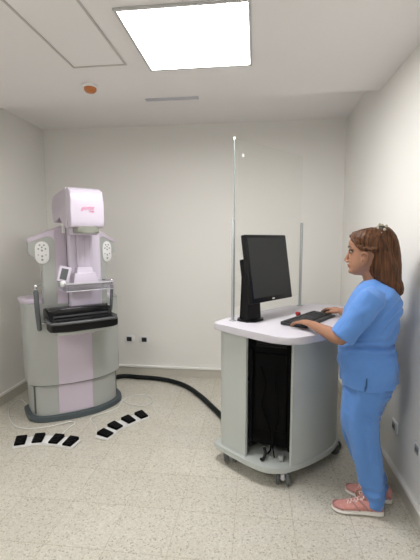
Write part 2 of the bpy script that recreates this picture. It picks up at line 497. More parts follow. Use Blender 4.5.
# gantry with swept-back shoulders; stations across x
T0 = .025
def gy(x):                                   # front surface
    d = abs(x - T0)
    return -.01 + max(0, d - .17) * math.tan(math.radians(29))
def gtop(x):
    d = abs(x - T0)
    return 1.575 - .10 * max(0, (d - .07)) / .25 - .035 * max(0, (d - .25)) / .07
def gbot(x):
    d = abs(x - T0)
    if d < .25: return .90
    k = min(1, (d - .25) / .075)
    return 1.245 + .085 * (k ** .5) if k < 1 else 1.345
def stations(x0, x1, n): return [x0 + (x1 - x0) * i / n for i in range(n + 1)]
def ptop(d):                                  # upper edge of the grey wing, rounded towards the centre
    k = max(0, 1 - (d - .160) / .055)
    return 1.474 - .04 * max(0, d - .22) / .1 - .055 * (1 - math.sqrt(max(0, 1 - k * k)))
def gring(x, z0, z1, yb, cap=True, off=0.0):
    y = gy(x) + off
    if cap: return [(x, y, z0), (x, y, z1 - .02), (x, y + .012, z1 - .004), (x, y + .04, z1), (x, yb - .02, z1 - .015), (x, yb, z1 - .04), (x, yb, z0)]
    return [(x, y, z0), (x, y, z1), (x, yb, z1), (x, yb, z0)]
bm = NB(); loft(bm, [gring(x, .90, gtop(x), .30) for x in stations(T0 - .161, T0 + .161, 24)])
obj('gantry', bm, M['lilac'], mam, angle=35)
for sg in (-1, 1):
    dm_ = .335 if sg < 0 else .35
    ds = sorted([.162 + (dm_ - .162) * i / 28 for i in range(29)] + [.2495, .2505])
    bm = NB(); loft(bm, [gring(T0 + sg * d, gbot(T0 + sg * d), ptop(d), gy(T0 + sg * d) + .08, False) for d in ds])
    obj('side_wing', bm, M['grey'], mam, angle=30)
    bm = NB(); loft(bm, [gring(T0 + sg * d, ptop(d) + .002, max(gtop(T0 + sg * d), ptop(d) + .035), gy(T0 + sg * d) + .10, True, -.004) for d in ds])
    obj('shoulder_cap', bm, M['lilac'], mam, angle=35)
def keypad(sg):
    # lies on the swept surface
    d = .255 if sg > 0 else .25; x = T0 + sg * d; y = gy(x) - .0065
    ang = math.radians(29) * sg
    Mx = Matrix.Translation((x, y, 1.352)) @ Matrix.Scale(1, 4) @ Matrix.Rotation(ang, 4, 'Z') @ Matrix.Rotation(PI / 2, 4, 'X')
    plate = obj('keypad', prism(NB(), round_rect(.104, .170, .050, 8), 0, .006, .002, 2, Mx), M['white'], mam)
    for (px, py, r) in ((-.016, .056, .007), (.016, .056, .007), (0, .040, .007), (-.026, .028, .007), (.026, .028, .007), (0, .016, .008), (-.028, -.018, .005), (.028, -.018, .005), (0, -.028, .008), (0, -.055, .009)):
        bm = NB(); tube(bm, [(px, py, .006), (px, py, .009)], [r, r * .8], 14)
        bmesh.ops.transform(bm, matrix=Mx, verts=bm.verts[:])
        obj('button', bm, M['btn'], plate)
keypad(-1); keypad(1)
# C-arm column
ax0, ax1 = -.062, .192
obj('arm', box(NB(), ax0, ax1, -.085, .06, .86, 1.58, .018, 3), M['lilac_head'], mam)
bm = NB(); box(bm, -.006, .112, -.118, -.080, 1.235, 1.50, .012, 3)
obj('compression_column', bm, M['lilac_head'], mam)
bm = NB()
for q in (.014, .053, .092): box(bm, q - .0025, q + .0025, -.1205, -.117, 1.25, 1.485)
obj('guide_rail', bm, M['lilac'], mam)
obj('arm_groove', bb(ax0 - .003, ax0 + .003, -.05, -.04, .95, 1.55), M['dgrey'], mam)
# tube head: rounded hood extruded across x, side profile in (y,z)
hp = [(.225, 1.585), (.225, 1.765), (.195, 1.79), (.02, 1.808), (-.20, 1.818), (-.275, 1.81), (-.325, 1.78), (-.335, 1.70), (-.33, 1.56), (-.315, 1.54),
      (-.12, 1.54), (-.09, 1.56), (-.045, 1.605), (-.01, 1.62), (.04, 1.625), (.08, 1.585)]
def yz_prism(bm, prof, x0, x1, bev=.0, seg=3):
    a = [bm.verts.new((x0, y, z)) for y, z in prof]; b = [bm.verts.new((x1, y, z)) for y, z in prof]
    fa = bm.faces.new(a); fb_ = bm.faces.new(b[::-1])
    n = len(prof)
    for i in range(n): bm.faces.new([a[i], b[i], b[(i + 1) % n], a[(i + 1) % n]])
    if bev:
        bmesh.ops.bevel(bm, geom=list(set(fa.edges) | set(fb_.edges)), offset=bev, segments=seg, profile=.5, affect='EDGES', clamp_overlap=True)
    return bm
hp_s = [tuple(p) for p in chaikin([(y, z) for y, z in hp], 1)]
obj('tube_housing', yz_prism(NB(), hp_s, -.098, .128, .02, 4), M['lilac'], mam, angle=50)
# front cowl, wraps the front part of the head
cp = [(-.235, 1.538), (-.235, 1.820), (-.255, 1.824), (-.30, 1.812), (-.335, 1.782), (-.347, 1.69), (-.343, 1.552), (-.33, 1.534)]
obj('front_cowl', yz_prism(NB(), chaikin(cp, 1), -.102, .134, .016, 3), M['lilac_head'], mam, angle=50)
cp2 = [(-.195, 1.53), (-.195, 1.820), (-.232, 1.823), (-.232, 1.53)]
obj('cowl_band', yz_prism(NB(), cp2, -.105, .137, .008, 2), M['lilac_head'], mam)
bm = NB(); prism(bm, chaikin([(-.062, -.15), (-.062, -.31), (-.04, -.34), (.092, -.34), (.112, -.31), (.112, -.15)], 2), 1.496, 1.545, .012, 2)
obj('collimator_window', bm, M['olive'], mam)
bm = NB(); prism(bm, chaikin([(-.085, -.12), (-.085, -.25), (.13, -.25), (.13, -.12)], 1), 1.485, 1.55, .01, 2)
obj('collimator_housing', bm, M['lilac_head'], mam)
obj('head_pivot', box(NB(), -.10, -.082, -.11, -.06, 1.50, 1.57, .006, 2), M['white'], mam)
# writing on the cowl
def text_mesh(txt, size, loc, rot, m, parent, shear=.0, ext=.0008, name='logo'):
    cu = bpy.data.curves.new('t', 'FONT'); cu.body = txt; cu.size = size; cu.extrude = ext; cu.align_x = 'CENTER'; cu.shear = shear
    o = bpy.data.objects.new('t', cu); COL.objects.link(o)
    dg = bpy.context.evaluated_depsgraph_get()
    me = bpy.data.meshes.new_from_object(o.evaluated_get(dg))
    bpy.data.objects.remove(o)
    r = link_obj(name, me, m, parent); r.location = loc; r.rotation_euler = rot
    return r
text_mesh('giotto', .038, (.014, -.3475, 1.662), (PI / 2, math.radians(-4), 0), M['pink'], mam, .45)
text_mesh('image', .016, (.044, -.3475, 1.646), (PI / 2, 0, 0), M['pink'], mam, .1, name='logo_subtitle')
# compression carriage, paddle, display
bm = NB()
loft(bm, [[(-.062, -.09, 1.115), (.128, -.09, 1.115), (.128, -.20, 1.115), (-.062, -.20, 1.115)], [(-.055, -.09, 1.15), (.12, -.09, 1.15), (.12, -.20, 1.15), (-.055, -.20, 1.15)],
          [(-.045, -.085, 1.195), (.112, -.085, 1.195), (.112, -.185, 1.195), (-.045, -.185, 1.195)], [(-.02, -.08, 1.20), (.10, -.08, 1.20), (.10, -.16, 1.20), (-.02, -.16, 1.20)], [(-.015, -.08, 1.24), (.095, -.08, 1.24), (.095, -.15, 1.24), (-.015, -.15, 1.24)]])
obj('compression_carriage', bm, M['lilac_head'], mam, angle=20)
px0, px1, py0, py1, pz0, pz1 = -.150, .192, -.335, -.10, 1.082, 1.135
bm = NB()
th = .004
box(bm, px0, px1, py0, py1, pz0, pz0 + th)
box(bm, px0, px1, py0, py0 + th, pz0 + th, pz1)
box(bm, px0, px0 + th, py0 + th, py1, pz0 + th, pz1)
box(bm, px1 - th, px1, py0 + th, py1, pz0 + th, pz1)
pad = obj('compression_paddle', bm, M['acrylic'], mam)
bm = NB()
box(bm, px0 - .002, px1 + .002, py0 - .003, py0 + .006, pz1 - .004, pz1 + .007, .002)
box(bm, px0 - .002, px1 + .002, py0 - .003, py0 + .004, pz0 - .003, pz0 + .004, .002)
box(bm, px0 - .003, px0 + .004, py0 + .006, py1, pz1 - .004, pz1 + .005, .002)
box(bm, px1 - .004, px1 + .003, py0 + .006, py1, pz1 - .004, pz1 + .005, .002)
box(bm, px0, px1, py1 - .002, py1 + .014, pz1 - .035, pz1 + .004, .003)
obj('paddle_rim', bm, mat('paddle_rim_grey', (.50, .49, .53), .3), pad)
dm = Matrix.Translation((-.125, -.19, 1.195)) @ Matrix.Rotation(math.radians(-18), 4, 'Z') @ Matrix.Rotation(math.radians(14), 4, 'Y') @ Matrix.Rotation(math.radians(-12), 4, 'X')
dsp = obj('display_unit', box(NB(), -.042, .042, -.012, .03, -.06, .06, .008, 3, dm), M['lilac_head'], mam)
obj('display_screen', box(NB(), -.024, .024, -.0145, -.0125, -.04, .042, .0, 1, dm), M['rail'], dsp)
bm = NB(); ellipsoid(bm, (-.155, -.27, 1.135), (.022, .022, .024)); obj('paddle_knob', bm, M['white'], mam)
# detector table (bucky) and its bumpers
bk = chaikin([(-.225, -.03), (-.262, -.09), (-.272, -.27), (-.235, -.325), (.20, -.325), (.235, -.29), (.235, -.10), (.20, -.03)], 2)
dt = obj('detector_table', prism(NB(), bk, .758, .832, .016, 4), M['black'], mam)
bk2 = scaled(bk, .93)
dt.location = (.012, 0, .032)
obj('table_surface', prism(NB(), bk2, .830, .8345, .001, 1), M['gloss'], dt)
bm = NB(); tube(bm, catmull([(.205, -.315, .822), (0, -.33, .824), (-.235, -.318, .824), (-.268, -.27, .826), (-.27, -.16, .832)], 6), .011, 10, dome=True)
obj('table_rim', bm, M['dgrey'], dt)
obj('bar_panel', box(NB(), -.255, .205, -.15, -.05, .842, .905, .014, 3), M['gloss'], dt)
for sx in (-.262, .198):
    obj('cheek', yz_prism(NB(), [(-.02, .80), (-.02, .89), (-.06, .905), (-.13, .90), (-.20, .860), (-.25, .835), (-.25, .80)] if sx < 0 else [(-.02, .80), (-.02, .87), (-.06, .90), (-.12, .88), (-.15, .85), (-.17, .83), (-.17, .80)], sx, sx + .03, .008, 2), M['black'], dt)
obj('bar_ledge', box(NB(), -.23, .19, -.175, -.14, .838, .850, .006, 2), M['dgrey'], dt)
obj('detector_housing', box(NB(), -.22, .18, -.30, .0, .728, .764, .012, 3), M['cart'], dt)
obj('detector_support', box(NB(), -.07, .13, -.09, .0, .70, .90, .015, 2), M['lilac'], mam)
# patient handles
def handle(sg, x, y, zt, zb):
    bm = NB(); tube(bm, [(x, y, zt), (x + .004 * -sg, y, (zt + zb) / 2), (x + .014 * -sg, y, zb)], .0185 if sg < 0 else .013, 14, dome=True)
    h = obj('handle', bm, M['rail'], mam)
    bm = NB()
    tube(bm, catmull([(x, y, zt - .005), (x, y, zt + .035), (x - sg * .02, y + .02, zt + .05), (x - sg * .055, y + .09, zt + .045)], 5), .008, 10)
    ellipsoid(bm, (x, y, zt + .04), (.013, .013, .018))
    obj('handle_bracket', bm, M['chrome'], h)
    bm = NB(); tube(bm, [(x - sg * .015, y, zb + .04), (x - sg * .10, y - .01, zb + .04)], .006, 10)
    obj('handle_peg', bm, M['chrome'], h)
handle(-1, -.295, -.03, 1.06, .775)
handle(1, .268, -.10, 1.075, .88)

# ------------------------------------------------------------------ foot pedals
def pedal_unit(pts, heads, label):
    cx = sum(p[0] for p in pts) / 4; cy = sum(p[1] for p in pts) / 4
    t = thing('foot_pedal_unit', label, 'foot pedal', (cx, cy, 0), 0, None)
    L = [(p[0] - cx, p[1] - cy) for p in pts]
    # white base following the arc
    ext0 = Vector(L[0]) - (Vector(L[1]) - Vector(L[0])).normalized() * .045
    ext1 = Vector(L[3]) + (Vector(L[3]) - Vector(L[2])).normalized() * .045
    path = [Vector((*p, 0)) for p in [tuple(ext0)] + L + [tuple(ext1)]]
    path = catmull(path, 6)
    bm = NB(); left = []; right = []
    for i, p in enumerate(path):
        d = (path[min(i + 1, len(path) - 1)] - path[max(i - 1, 0)]).normalized()
        s = Vector((-d.y, d.x, 0))
        left.append((p + s * .052)[:2]); right.append((p - s * .052)[:2])
    prism(bm, left + right[::-1], .003, .022, .004, 2)
    obj('pedal_base', bm, M['white'], t)
    for (p, h) in zip(L, heads):
        Mx = Matrix.Translation((p[0], p[1], 0)) @ Matrix.Rotation(h, 4, 'Z')
        prof = [(-.05, .022), (-.05, .034), (.042, .048), (.05, .044), (.05, .022)]
        bm = yz_prism(NB(), prof, -.036, .036, .005, 2)
        bmesh.ops.transform(bm, matrix=Mx, verts=bm.verts[:])
        pd = obj('pedal', bm, M['blackm'], t)
        bm = NB()
        for k in range(6):
            y = -.040 + k * .0155
            box(bm, -.029, .029, y - .003, y + .003, (.0335 + (y + .05) * .15), (.0365 + (y + .05) * .15), 0)
        bmesh.ops.transform(bm, matrix=Mx, verts=bm.verts[:])
        obj('pedal_grip', bm, M['black'], pd)
    return t
pedal_unit([(-1.64, 2.352), (-1.532, 2.398), (-1.398, 2.402), (-1.282, 2.385)], [.40, .28, -.05, -.15], 'left foot pedal unit with four black pedals on white strip, before the machine')
pedal_unit([(-1.083, 2.52), (-1.052, 2.638), (-.985, 2.748), (-.907, 2.838)], [1.22, 1.12, .98, .86], 'right foot pedal unit with four black pedals on white strip, curving towards back wall')

def cord(name, pts, r, m, label, cat, n=8, sub=8):
    bm = NB(); tube(bm, catmull(pts, sub), r, n, dome=True)
    return tag(obj(name, bm, m), label, cat)
def mw(t_, n_, z):      # machine frame to world
    c, s = math.cos(MA), math.sin(MA)
    return (-1.43 + c * t_ - s * (-n_), 2.83 + s * t_ + c * (-n_), z)
cord('pedal_cable', [mw(-.32, -.33, .012), (-2.10, 3.05, .006), (-2.115, 2.93, .006), (-2.02, 2.76, .006), (-1.86, 2.60, .006), (-1.74, 2.56, .006), (-1.60, 2.595, .006), (-1.50, 2.66, .007), (-1.44, 2.70, .010), (-1.40, 2.68, .006), (-1.41, 2.62, .006), (-1.42, 2.50, .006), (-1.43, 2.49, .006)],
     .005, M['cable'], 'white pedal cable looping on floor around the left side of machine base', 'cable')
cord('pedal_cable', [mw(.31, -.30, .012), (-1.24, 3.20, .006), (-1.10, 3.08, .006), (-.96, 3.05, .006), (-.90, 3.13, .006), (-.955, 3.25, .006), (-1.09, 3.27, .006), (-1.17, 3.15, .006), (-1.165, 3.00, .006), (-1.22, 2.90, .006), (-1.31, 2.80, .008), (-1.29, 2.73, .006), (-1.22, 2.66, .006), (-1.17, 2.56, .006)],
     .005, M['cable'], 'white pedal cable looping on floor right of the machine towards the outlets', 'cable')
cord('cable_hose', [mw(.10, -.46, .03), (-1.418, 3.646, .026), (-1.18, 3.672, .024), (-.903, 3.633, .024), (-.67, 3.50, .024), (-.489, 3.282, .024), (-.353, 3.067, .024), (-.261, 2.91, .024), (-.17, 2.74, .024), (-.10, 2.62, .024)],
     .022, M['hose'], 'thick black corrugated hose on floor running from the machine to the workstation cart', 'hose', 14, 12)

# ------------------------------------------------------------------ operator's workstation cart; local x = u (along the glass), local y = -v
CA = math.atan2(.77794, .62833)
CO = (-.15, 2.56)
cart = thing('workstation_cart', 'rounded grey workstation cart on casters with white top and tall glass screen', 'workstation cart', (*CO, 0), CA)
def uvp(l): return [(u, -v) for u, v in l]
top_o = uvp([(-.255, .075), (-.235, .062), (.025, .026), (.30, .035), (.66, .085), (.80, .12), (.87, .22), (.88, .40), (.82, .55), (.66, .655), (.42, .715), (.24, .728), (.08, .718), (-.06, .695), (-.20, .655), (-.25, .605), (-.275, .50), (-.275, .30), (-.268, .10)])
ZT = .93
obj('tabletop', prism(NB(), chaikin(top_o, 1), ZT - .042, ZT, .005, 2), M['top'], cart)
base_o = [(-.250, .075), (-.255, .34), (-.24, .46), (-.175, .548), (-.06, .592), (.07, .622), (.22, .640), (.34, .628), (.44, .588), (.54, .50), (.62, .37), (.64, .22), (.60, .10), (.30, .05), (-.10, .05), (-.235, .05)]
obj('base_tray', prism(NB(), chaikin(uvp(base_o), 2), .092, .122, .010, 3), M['cart'], cart)
# body panels: walls following a plan line
def wall_panel(name, line, z0, z1, th, m, par=cart, sm=3):
    pl = catmull([Vector((u, -v, 0)) for u, v in line], 6) if len(line) > 2 else [Vector((u, -v, 0)) for u, v in line]
    bm = NB(); rings = []
    for i, p in enumerate(pl):
        d = (pl[min(i + 1, len(pl) - 1)] - pl[max(i - 1, 0)]).normalized()
        s = Vector((d.y, -d.x, 0)) * th        # inward side chosen by line direction
        q = p - s
        rings.append([(p.x, p.y, z0), (p.x, p.y, z1), (q.x, q.y, z1), (q.x, q.y, z0)])
    loft(bm, rings)
    return obj(name, bm, m, par, angle=35)
wall_panel('side_panel', [(-.08, .075), (-.19, .085), (-.226, .12), (-.228, .20), (-.226, .315)], .122, ZT - .04, .018, M['cart'])
wall_panel('front_panel', [(-.105, .566), (-.02, .592), (.08, .613), (.22, .626), (.33, .614), (.42, .576), (.51, .49), (.59, .36), (.605, .24), (.575, .13), (.45, .085)], .122, ZT - .04, .018, M['cart'])
wall_panel('back_panel', [(.46, .085), (.2, .075), (-.085, .075)], .122, ZT - .04, .016, M['cart'])
# dark equipment bay behind the opening
wall_panel('bay_lining', [(-.21, .312), (-.13, .34), (-.06, .42), (-.03, .50), (-.088, .555)], .60, ZT - .04, .01, M['blackm'])
om = Matrix.Translation((-.145, -.435, 0)) @ Matrix.Rotation(math.atan2(-.255, .12), 4, 'Z')
# opening line runs from (-.226,.315) to (-.105,.566); local: x along it, y into the cart
rk = thing_rack = obj('equipment_column', box(NB(), -.125, .125, .02, .20, .20, .86, .012, 3, om), M['blackm'], cart)
bm = NB()
box(bm, -.131, -.108, -.002, .05, .19, .80, .006, 2, om); box(bm, .108, .131, -.002, .05, .19, .80, .006, 2, om)
obj('rack_rail', bm, M['blackm'], rk)
bm = NB(); box(bm, -.10, .10, .008, .03, .30, .78, .01, 3, om); obj('rack_cover', bm, M['blackm'], rk)
bm = NB()
for k in range(4): box(bm, -.09, .09, .014, .028, .815 + k * .012, .821 + k * .012, .001, 1, om)
obj('vent_grille', bm, M['black'], rk)
bm = NB()
tube(bm, [om @ Vector(p) for p in catmull([(-.06, .0, .70), (-.03, -.004, .60), (-.05, .0, .45), (.0, -.004, .32), (.01, .0, .20), (-.01, .01, .15)], 6)], .005, 8)
tube(bm, [om @ Vector(p) for p in catmull([(.05, .0, .74), (.03, -.004, .6), (.05, .0, .42), (.02, -.004, .26), (.03, .01, .135)], 6)], .004, 8)
obj('loose_cable', bm, M['blackm'], rk)
bm = NB(); box(bm, .055, .085, .0, .03, .124, .155, .004, 2, om); obj('power_socket', bm, M['btn'], cart)
bm = NB()
tube(bm, [om @ Vector(p) for p in catmull([(-.035, .02, .18), (-.02, -.01, .165), (-.03, -.03, .135), (-.045, -.02, .128)], 5)], .009, 8)
obj('power_plug', bm, M['black'], cart)
# seam on the top (screen shelf)
obj('top_seam', prism(NB(), uvp([(.02, .048), (.60, .075), (.60, .078), (.02, .051)]), ZT, ZT + .0012), M['btn'], cart)
# casters
def caster(u, v, rz):
    e = bpy.data.objects.new('caster', None); COL.objects.link(e); e.parent = cart; e.location = (u, -v, 0); e.rotation_euler = (0, 0, rz)
    e.empty_display_size = .03
    for s in (-1, 1):
        bm = NB(); tube(bm, [(s * .028 - .010, 0, .040), (s * .028 - .006, 0, .040), (s * .028 + .006, 0, .040), (s * .028 + .010, 0, .040)], [.034, .039, .039, .034], 24)
        w = obj('wheel', bm, M['dgrey'], e, angle=30)
    bm = NB(); cyl(bm, (0, 0, .03), (0, 0, .092), .012); cyl(bm, (-.03, 0, .040), (.03, 0, .040), .008)
    tube(bm, [(-.010, 0, .058), (.010, 0, .058)], .024, 20); box(bm, -.024, .024, -.024, .024, .082, .091, .002, 1)
    obj('fork', bm, M['vent'], e)
for (u, v, r) in ((-.13, .525, -.95), (-.185, .155, -.6), (.41, .575, .2), (.50, .16, 1.2)): caster(u, v, r)
# posts and glass
GV = .127
for u in (-.139, .643):
    bm = NB(); box(bm, u - .008, u + .008, -GV - .009, -GV + .009, ZT, 1.577, .003, 2)
    ps = obj('glass_post', bm, M['alu'], cart)
    bm = NB(); box(bm, u - .016, u + .016, -GV - .018, -GV + .018, ZT, ZT + .006, .001, 1); obj('post_foot', bm, M['alu'], ps)
gl = obj('glass_screen', bb(-.1295, .6335, -GV - .003, -GV + .003, 1.02, 2.07, bev=.001, seg=1), M['glass'], cart)
bm = NB(); box(bm, -.1325, -.1300, -GV - .0035, -GV + .0035, 1.577, 2.07)
obj('polished_edge', bm, M['glass_edge'], gl)
bm = NB(); box(bm, -.136, -.124, -GV - .006, -GV + .006, 2.056, 2.074, .003, 2); obj('corner_clip', bm, M['white'], gl)
bm = NB(); cyl(bm, (-.055, -GV - .003, 1.975), (-.055, -GV - .0045, 1.975), .011); obj('reflection_spot', bm, M['white'], gl)  # bright reflection on the glass, put in as a white disc
# emergency button
bm = NB(); cyl(bm, (.19, -.20, ZT), (.19, -.20, ZT + .01), .024)
eb = None

# monitor on the cart (own object)
def cw(u, v, z):
    return (CO[0] + .62833 * u + .77794 * v, CO[1] + .77794 * u - .62833 * v, z)
mon = thing('monitor', 'black flat monitor on a black pedestal, tilted back on the cart', 'monitor', cw(-.04, .19, ZT), CA)
# local: x along u, y = -v, z from tabletop
obj('stand_base', prism(NB(), chaikin([(-.085, .075), (-.085, -.075), (.085, -.075), (.105, .075)], 1), .001, .012, .003, 2), M['black'], mon)
bm = NB()
def crect(cx, cy, w, d, z): return [(cx - w / 2, cy - d / 2, z), (cx + w / 2, cy - d / 2, z), (cx + w / 2, cy + d / 2, z), (cx - w / 2, cy + d / 2, z)]
loft(bm, [crect(.0, .0, .125, .085, .010), crect(0, 0, .12, .08, .05), crect(.003, .005, .115, .065, .20), crect(.006, .010, .11, .055, .32), crect(.01, .012, .10, .045, .40)])
bmesh.ops.bevel(bm, geom=bm.edges[:], offset=.004, segments=2, affect='EDGES', clamp_overlap=True)
obj('stand_column', bm, M['black'], mon, angle=30)
tilt = math.radians(-9)
mm = Matrix.Translation((.132, -.036, .334)) @ Matrix.Rotation(tilt, 4, 'X')
MWD, MHT = .435, .432
scr = obj('display_case', box(NB(), -MWD / 2, MWD / 2, -.018, .018, -MHT / 2, MHT / 2, .006, 2, mm), M['black'], mon)
obj('case_back', box(NB(), -MWD * .36, MWD * .36, .018, .045, -MHT * .36, MHT * .36, .012, 2, mm), M['black'], scr)
obj('screen', box(NB(), -MWD / 2 + .02, MWD / 2 - .02, -.0192, -.0178, -MHT / 2 + .032, MHT / 2 - .02, 0, 1, mm), M['screen'], mon)
bm = NB()
prism(bm, [(math.cos(a) * .014, math.sin(a) * .005) for a in [2 * PI * k / 16 for k in range(16)]], .0182, .019, 0, 1, mm @ Matrix.Translation((.0, 0, -MHT / 2 + .015)) @ Matrix.Rotation(PI / 2, 4, 'X'))
obj('badge', bm, M['white'], scr)
obj('mount_block', box(NB(), -.08, .08, .04, .085, -.07, .07, .008, 2, mm @ Matrix.Translation((-.10, 0, 0))), M['black'], mon)

# keyboard
kb = thing('keyboard', 'black computer keyboard lying on the white cart top under her hand', 'keyboard', (.350, 2.430, ZT), math.atan2(.84, .543))
KL, KW = .455, .165
prof = [(KW / 2, .003), (KW / 2, .022), (-KW / 2, .012), (-KW / 2, .003)]
obj('keyboard_case', yz_prism(NB(), prof, -KL / 2, KL / 2, .003, 2), M['key'], kb)
bm = NB()
rows = [(.058, 15), (.036, 15), (.018, 14), (0, 13), (-.018, 12), (-.037, 8)]
for (ry, nk) in rows:
    for seg_x0, seg_x1, k_ in ((-.215, .070, nk), (.080, .130, 3), (.142, .215, 4)):
        st = (seg_x1 - seg_x0) / k_
        for i in range(k_):
            x = seg_x0 + st * (i + .5)
            zz = .0173 + (ry) * .0606
            box(bm, x - st * .42, x + st * .42, ry - .0075, ry + .0075, zz - .003, zz + .006, 0)
ko = obj('keycap', bm, M['key'], kb)
ko['kind'] = 'stuff'
obj('palm_rest', box(NB(), -KL / 2 + .003, KL / 2 - .003, -KW / 2 + .003, -KW / 2 + .030, .004, .0145, .003, 2), M['key'], kb)

# mouse
MX, MY = .498, 2.672
mo = thing('computer_mouse', 'small black mouse on the cart top under her right hand', 'mouse', (MX, MY, ZT), math.radians(100))
bm = NB()
rings = []
for (x, w, h) in ((-.052, .012, .012), (-.045, .024, .022), (-.02, .030, .034), (.01, .030, .034), (.035, .028, .026), (.05, .022, .017), (.054, .012, .010)):
    rings.append([(x, w * math.cos(2 * PI * k / 16), .002 + (h * max(0, math.sin(2 * PI * k / 16)) if math.sin(2 * PI * k / 16) > 0 else 0)) for k in range(16)])
loft(bm, rings); obj('mouse_shell', bm, M['key'], mo, angle=70)
bm = NB(); tube(bm, [(.032, -.004, .028), (.032, .004, .028)], .006, 14); obj('scroll_wheel', bm, M['btn'], mo)

# red emergency button on a cart top
eb = bpy.data.objects.new('emergency_button', None); COL.objects.link(eb); eb.parent = cart; eb.empty_display_size = .03
bu, bv = (.289 - CO[0]) * .62833 + (2.525 - CO[1]) * .77794, (.289 - CO[0]) * .77794 - (2.525 - CO[1]) * .62833
eb.location = (bu, -bv, ZT)
bm = NB(); tube(bm, [(0, 0, 0), (0, 0, .006), (0, 0, .012)], [.017, .016, .011], 22); obj('button_collar', bm, M['btn'], eb)
bm = NB(); tube(bm, [(0, 0, .012), (0, 0, .020), (0, 0, .034), (0, 0, .038)], [.012, .017, .017, .013], 22); obj('button_cap', bm, M['red'], eb, angle=50)

# ------------------------------------------------------------------ the woman; local x forward, y to her left, z up
WA = math.atan2(.28, -.96)
wo = thing('person', 'woman with long brown hair in blue scrubs and pink sneakers, typing at the cart', 'person', (.61, 2.04, 0), WA)
def w2l(p):
    d = Vector((p[0] - .61, p[1] - 2.04))
    return Vector((d.x * math.cos(WA) + d.y * math.sin(WA), -d.x * math.sin(WA) + d.y * math.cos(WA), p[2]))

bm = NB()
# head, slices: z, front, back, half width
head = [(1.262, .092, .035, .018), (1.270, .110, .015, .034), (1.285, .1165, -.02, .046), (1.300, .1145, -.045, .055), (1.315, .1175, -.062, .062),
        (1.335, .1165, -.075, .068), (1.360, .117, -.085, .0715), (1.385, .1155, -.089, .073), (1.405, .122, -.09, .0745), (1.43, .124, -.09, .075), (1.455, .115, -.087, .072),
        (1.475, .098, -.078, .065), (1.49, .072, -.06, .050), (1.50, .04, -.035, .028)]
ztable(bm, head, .006, 32, 2.15)
# jaw/cheek, nose, lips, brow ridge, ears
tube(bm, [(.113, 0, 1.395), (.120, 0, 1.375), (.130, 0, 1.352), (.134, 0, 1.340)], [.0075, .0085, .0095, .0095], 12, dome=True)
ellipsoid(bm, (.126, .010, 1.333), (.010, .008, .007)); ellipsoid(bm, (.126, -.010, 1.333), (.010, .008, .007))
ellipsoid(bm, (.116, 0, 1.315), (.010, .022, .006)); ellipsoid(bm, (.114, 0, 1.305), (.010, .019, .006))
ellipsoid(bm, (.107, 0, 1.281), (.014, .018, .013))
for s in (-1, 1):
    ellipsoid(bm, (.108, s * .030, 1.402), (.014, .024, .007))
    er = Matrix.Rotation(math.radians(-15), 3, 'Y')
    tube(bm, [(.040, s * .080, 1.328), (.032, s * .089, 1.348), (.029, s * .094, 1.370), (.041, s * .094, 1.383), (.055, s * .087, 1.375), (.055, s * .080, 1.357)], [.006, .0065, .007, .007, .006, .005], 10, dome=True)
    ellipsoid(bm, (.045, s * .080, 1.352), (.013, .011, .024), er)
    ellipsoid(bm, (.043, s * .082, 1.330), (.008, .007, .010))
# neck and torso
tube(bm, [(-.025, 0, 1.13), (-.018, 0, 1.19), (-.008, 0, 1.235), (.005, 0, 1.28), (.012, 0, 1.31)], [.070, .056, .050, .050, .050], 24)
torso = [(.62, .10, -.10, .13), (.72, .10, -.10, .135), (.80, .13, -.12, .155), (.90, .13, -.095, .135), (1.0, .12, -.11, .14), (1.10, .105, -.12, .150), (1.16, .07, -.115, .140), (1.195, .04, -.09, .10), (1.22, .02, -.07, .05)]
ztable(bm, torso, .02, 28, 2.2)
# legs under the trousers
for (s, A, K, H) in ((1, (-.055, .085, .07), (.01, .085, .38), (-.005, .085, .66)), (-1, (-.085, -.03, .07), (.045, -.075, .40), (-.005, -.085, .66))):
    tube(bm, catmull([H, K, A], 6), [.070 - .036 * i / 12 for i in range(13)], 16)
    tube(bm, [A, (A[0] + .01, A[1], .03), (A[0] + .10, A[1] + .02, .028)], [.034, .034, .026], 12, dome=True)

# arms
ShL, ElL = Vector((.005, .165, 1.145)), Vector((.135, .205, .962))
WrL = w2l((.316, 2.122, .975))
ShR, ElR = Vector((.0, -.165, 1.145)), Vector((.07, -.285, .965))
WrR = w2l((.566, 2.53, .978))
for sh, el, wr in ((ShL, ElL, WrL), (ShR, ElR, WrR)):
    tube(bm, [sh, sh.lerp(el, .4), el], [.047, .042, .036], 16, dome=True)
    tube(bm, [el, el.lerp(wr, .22), el.lerp(wr, .6), wr], [.036, .038, .030, .023], 16, dome=True, flat=None)

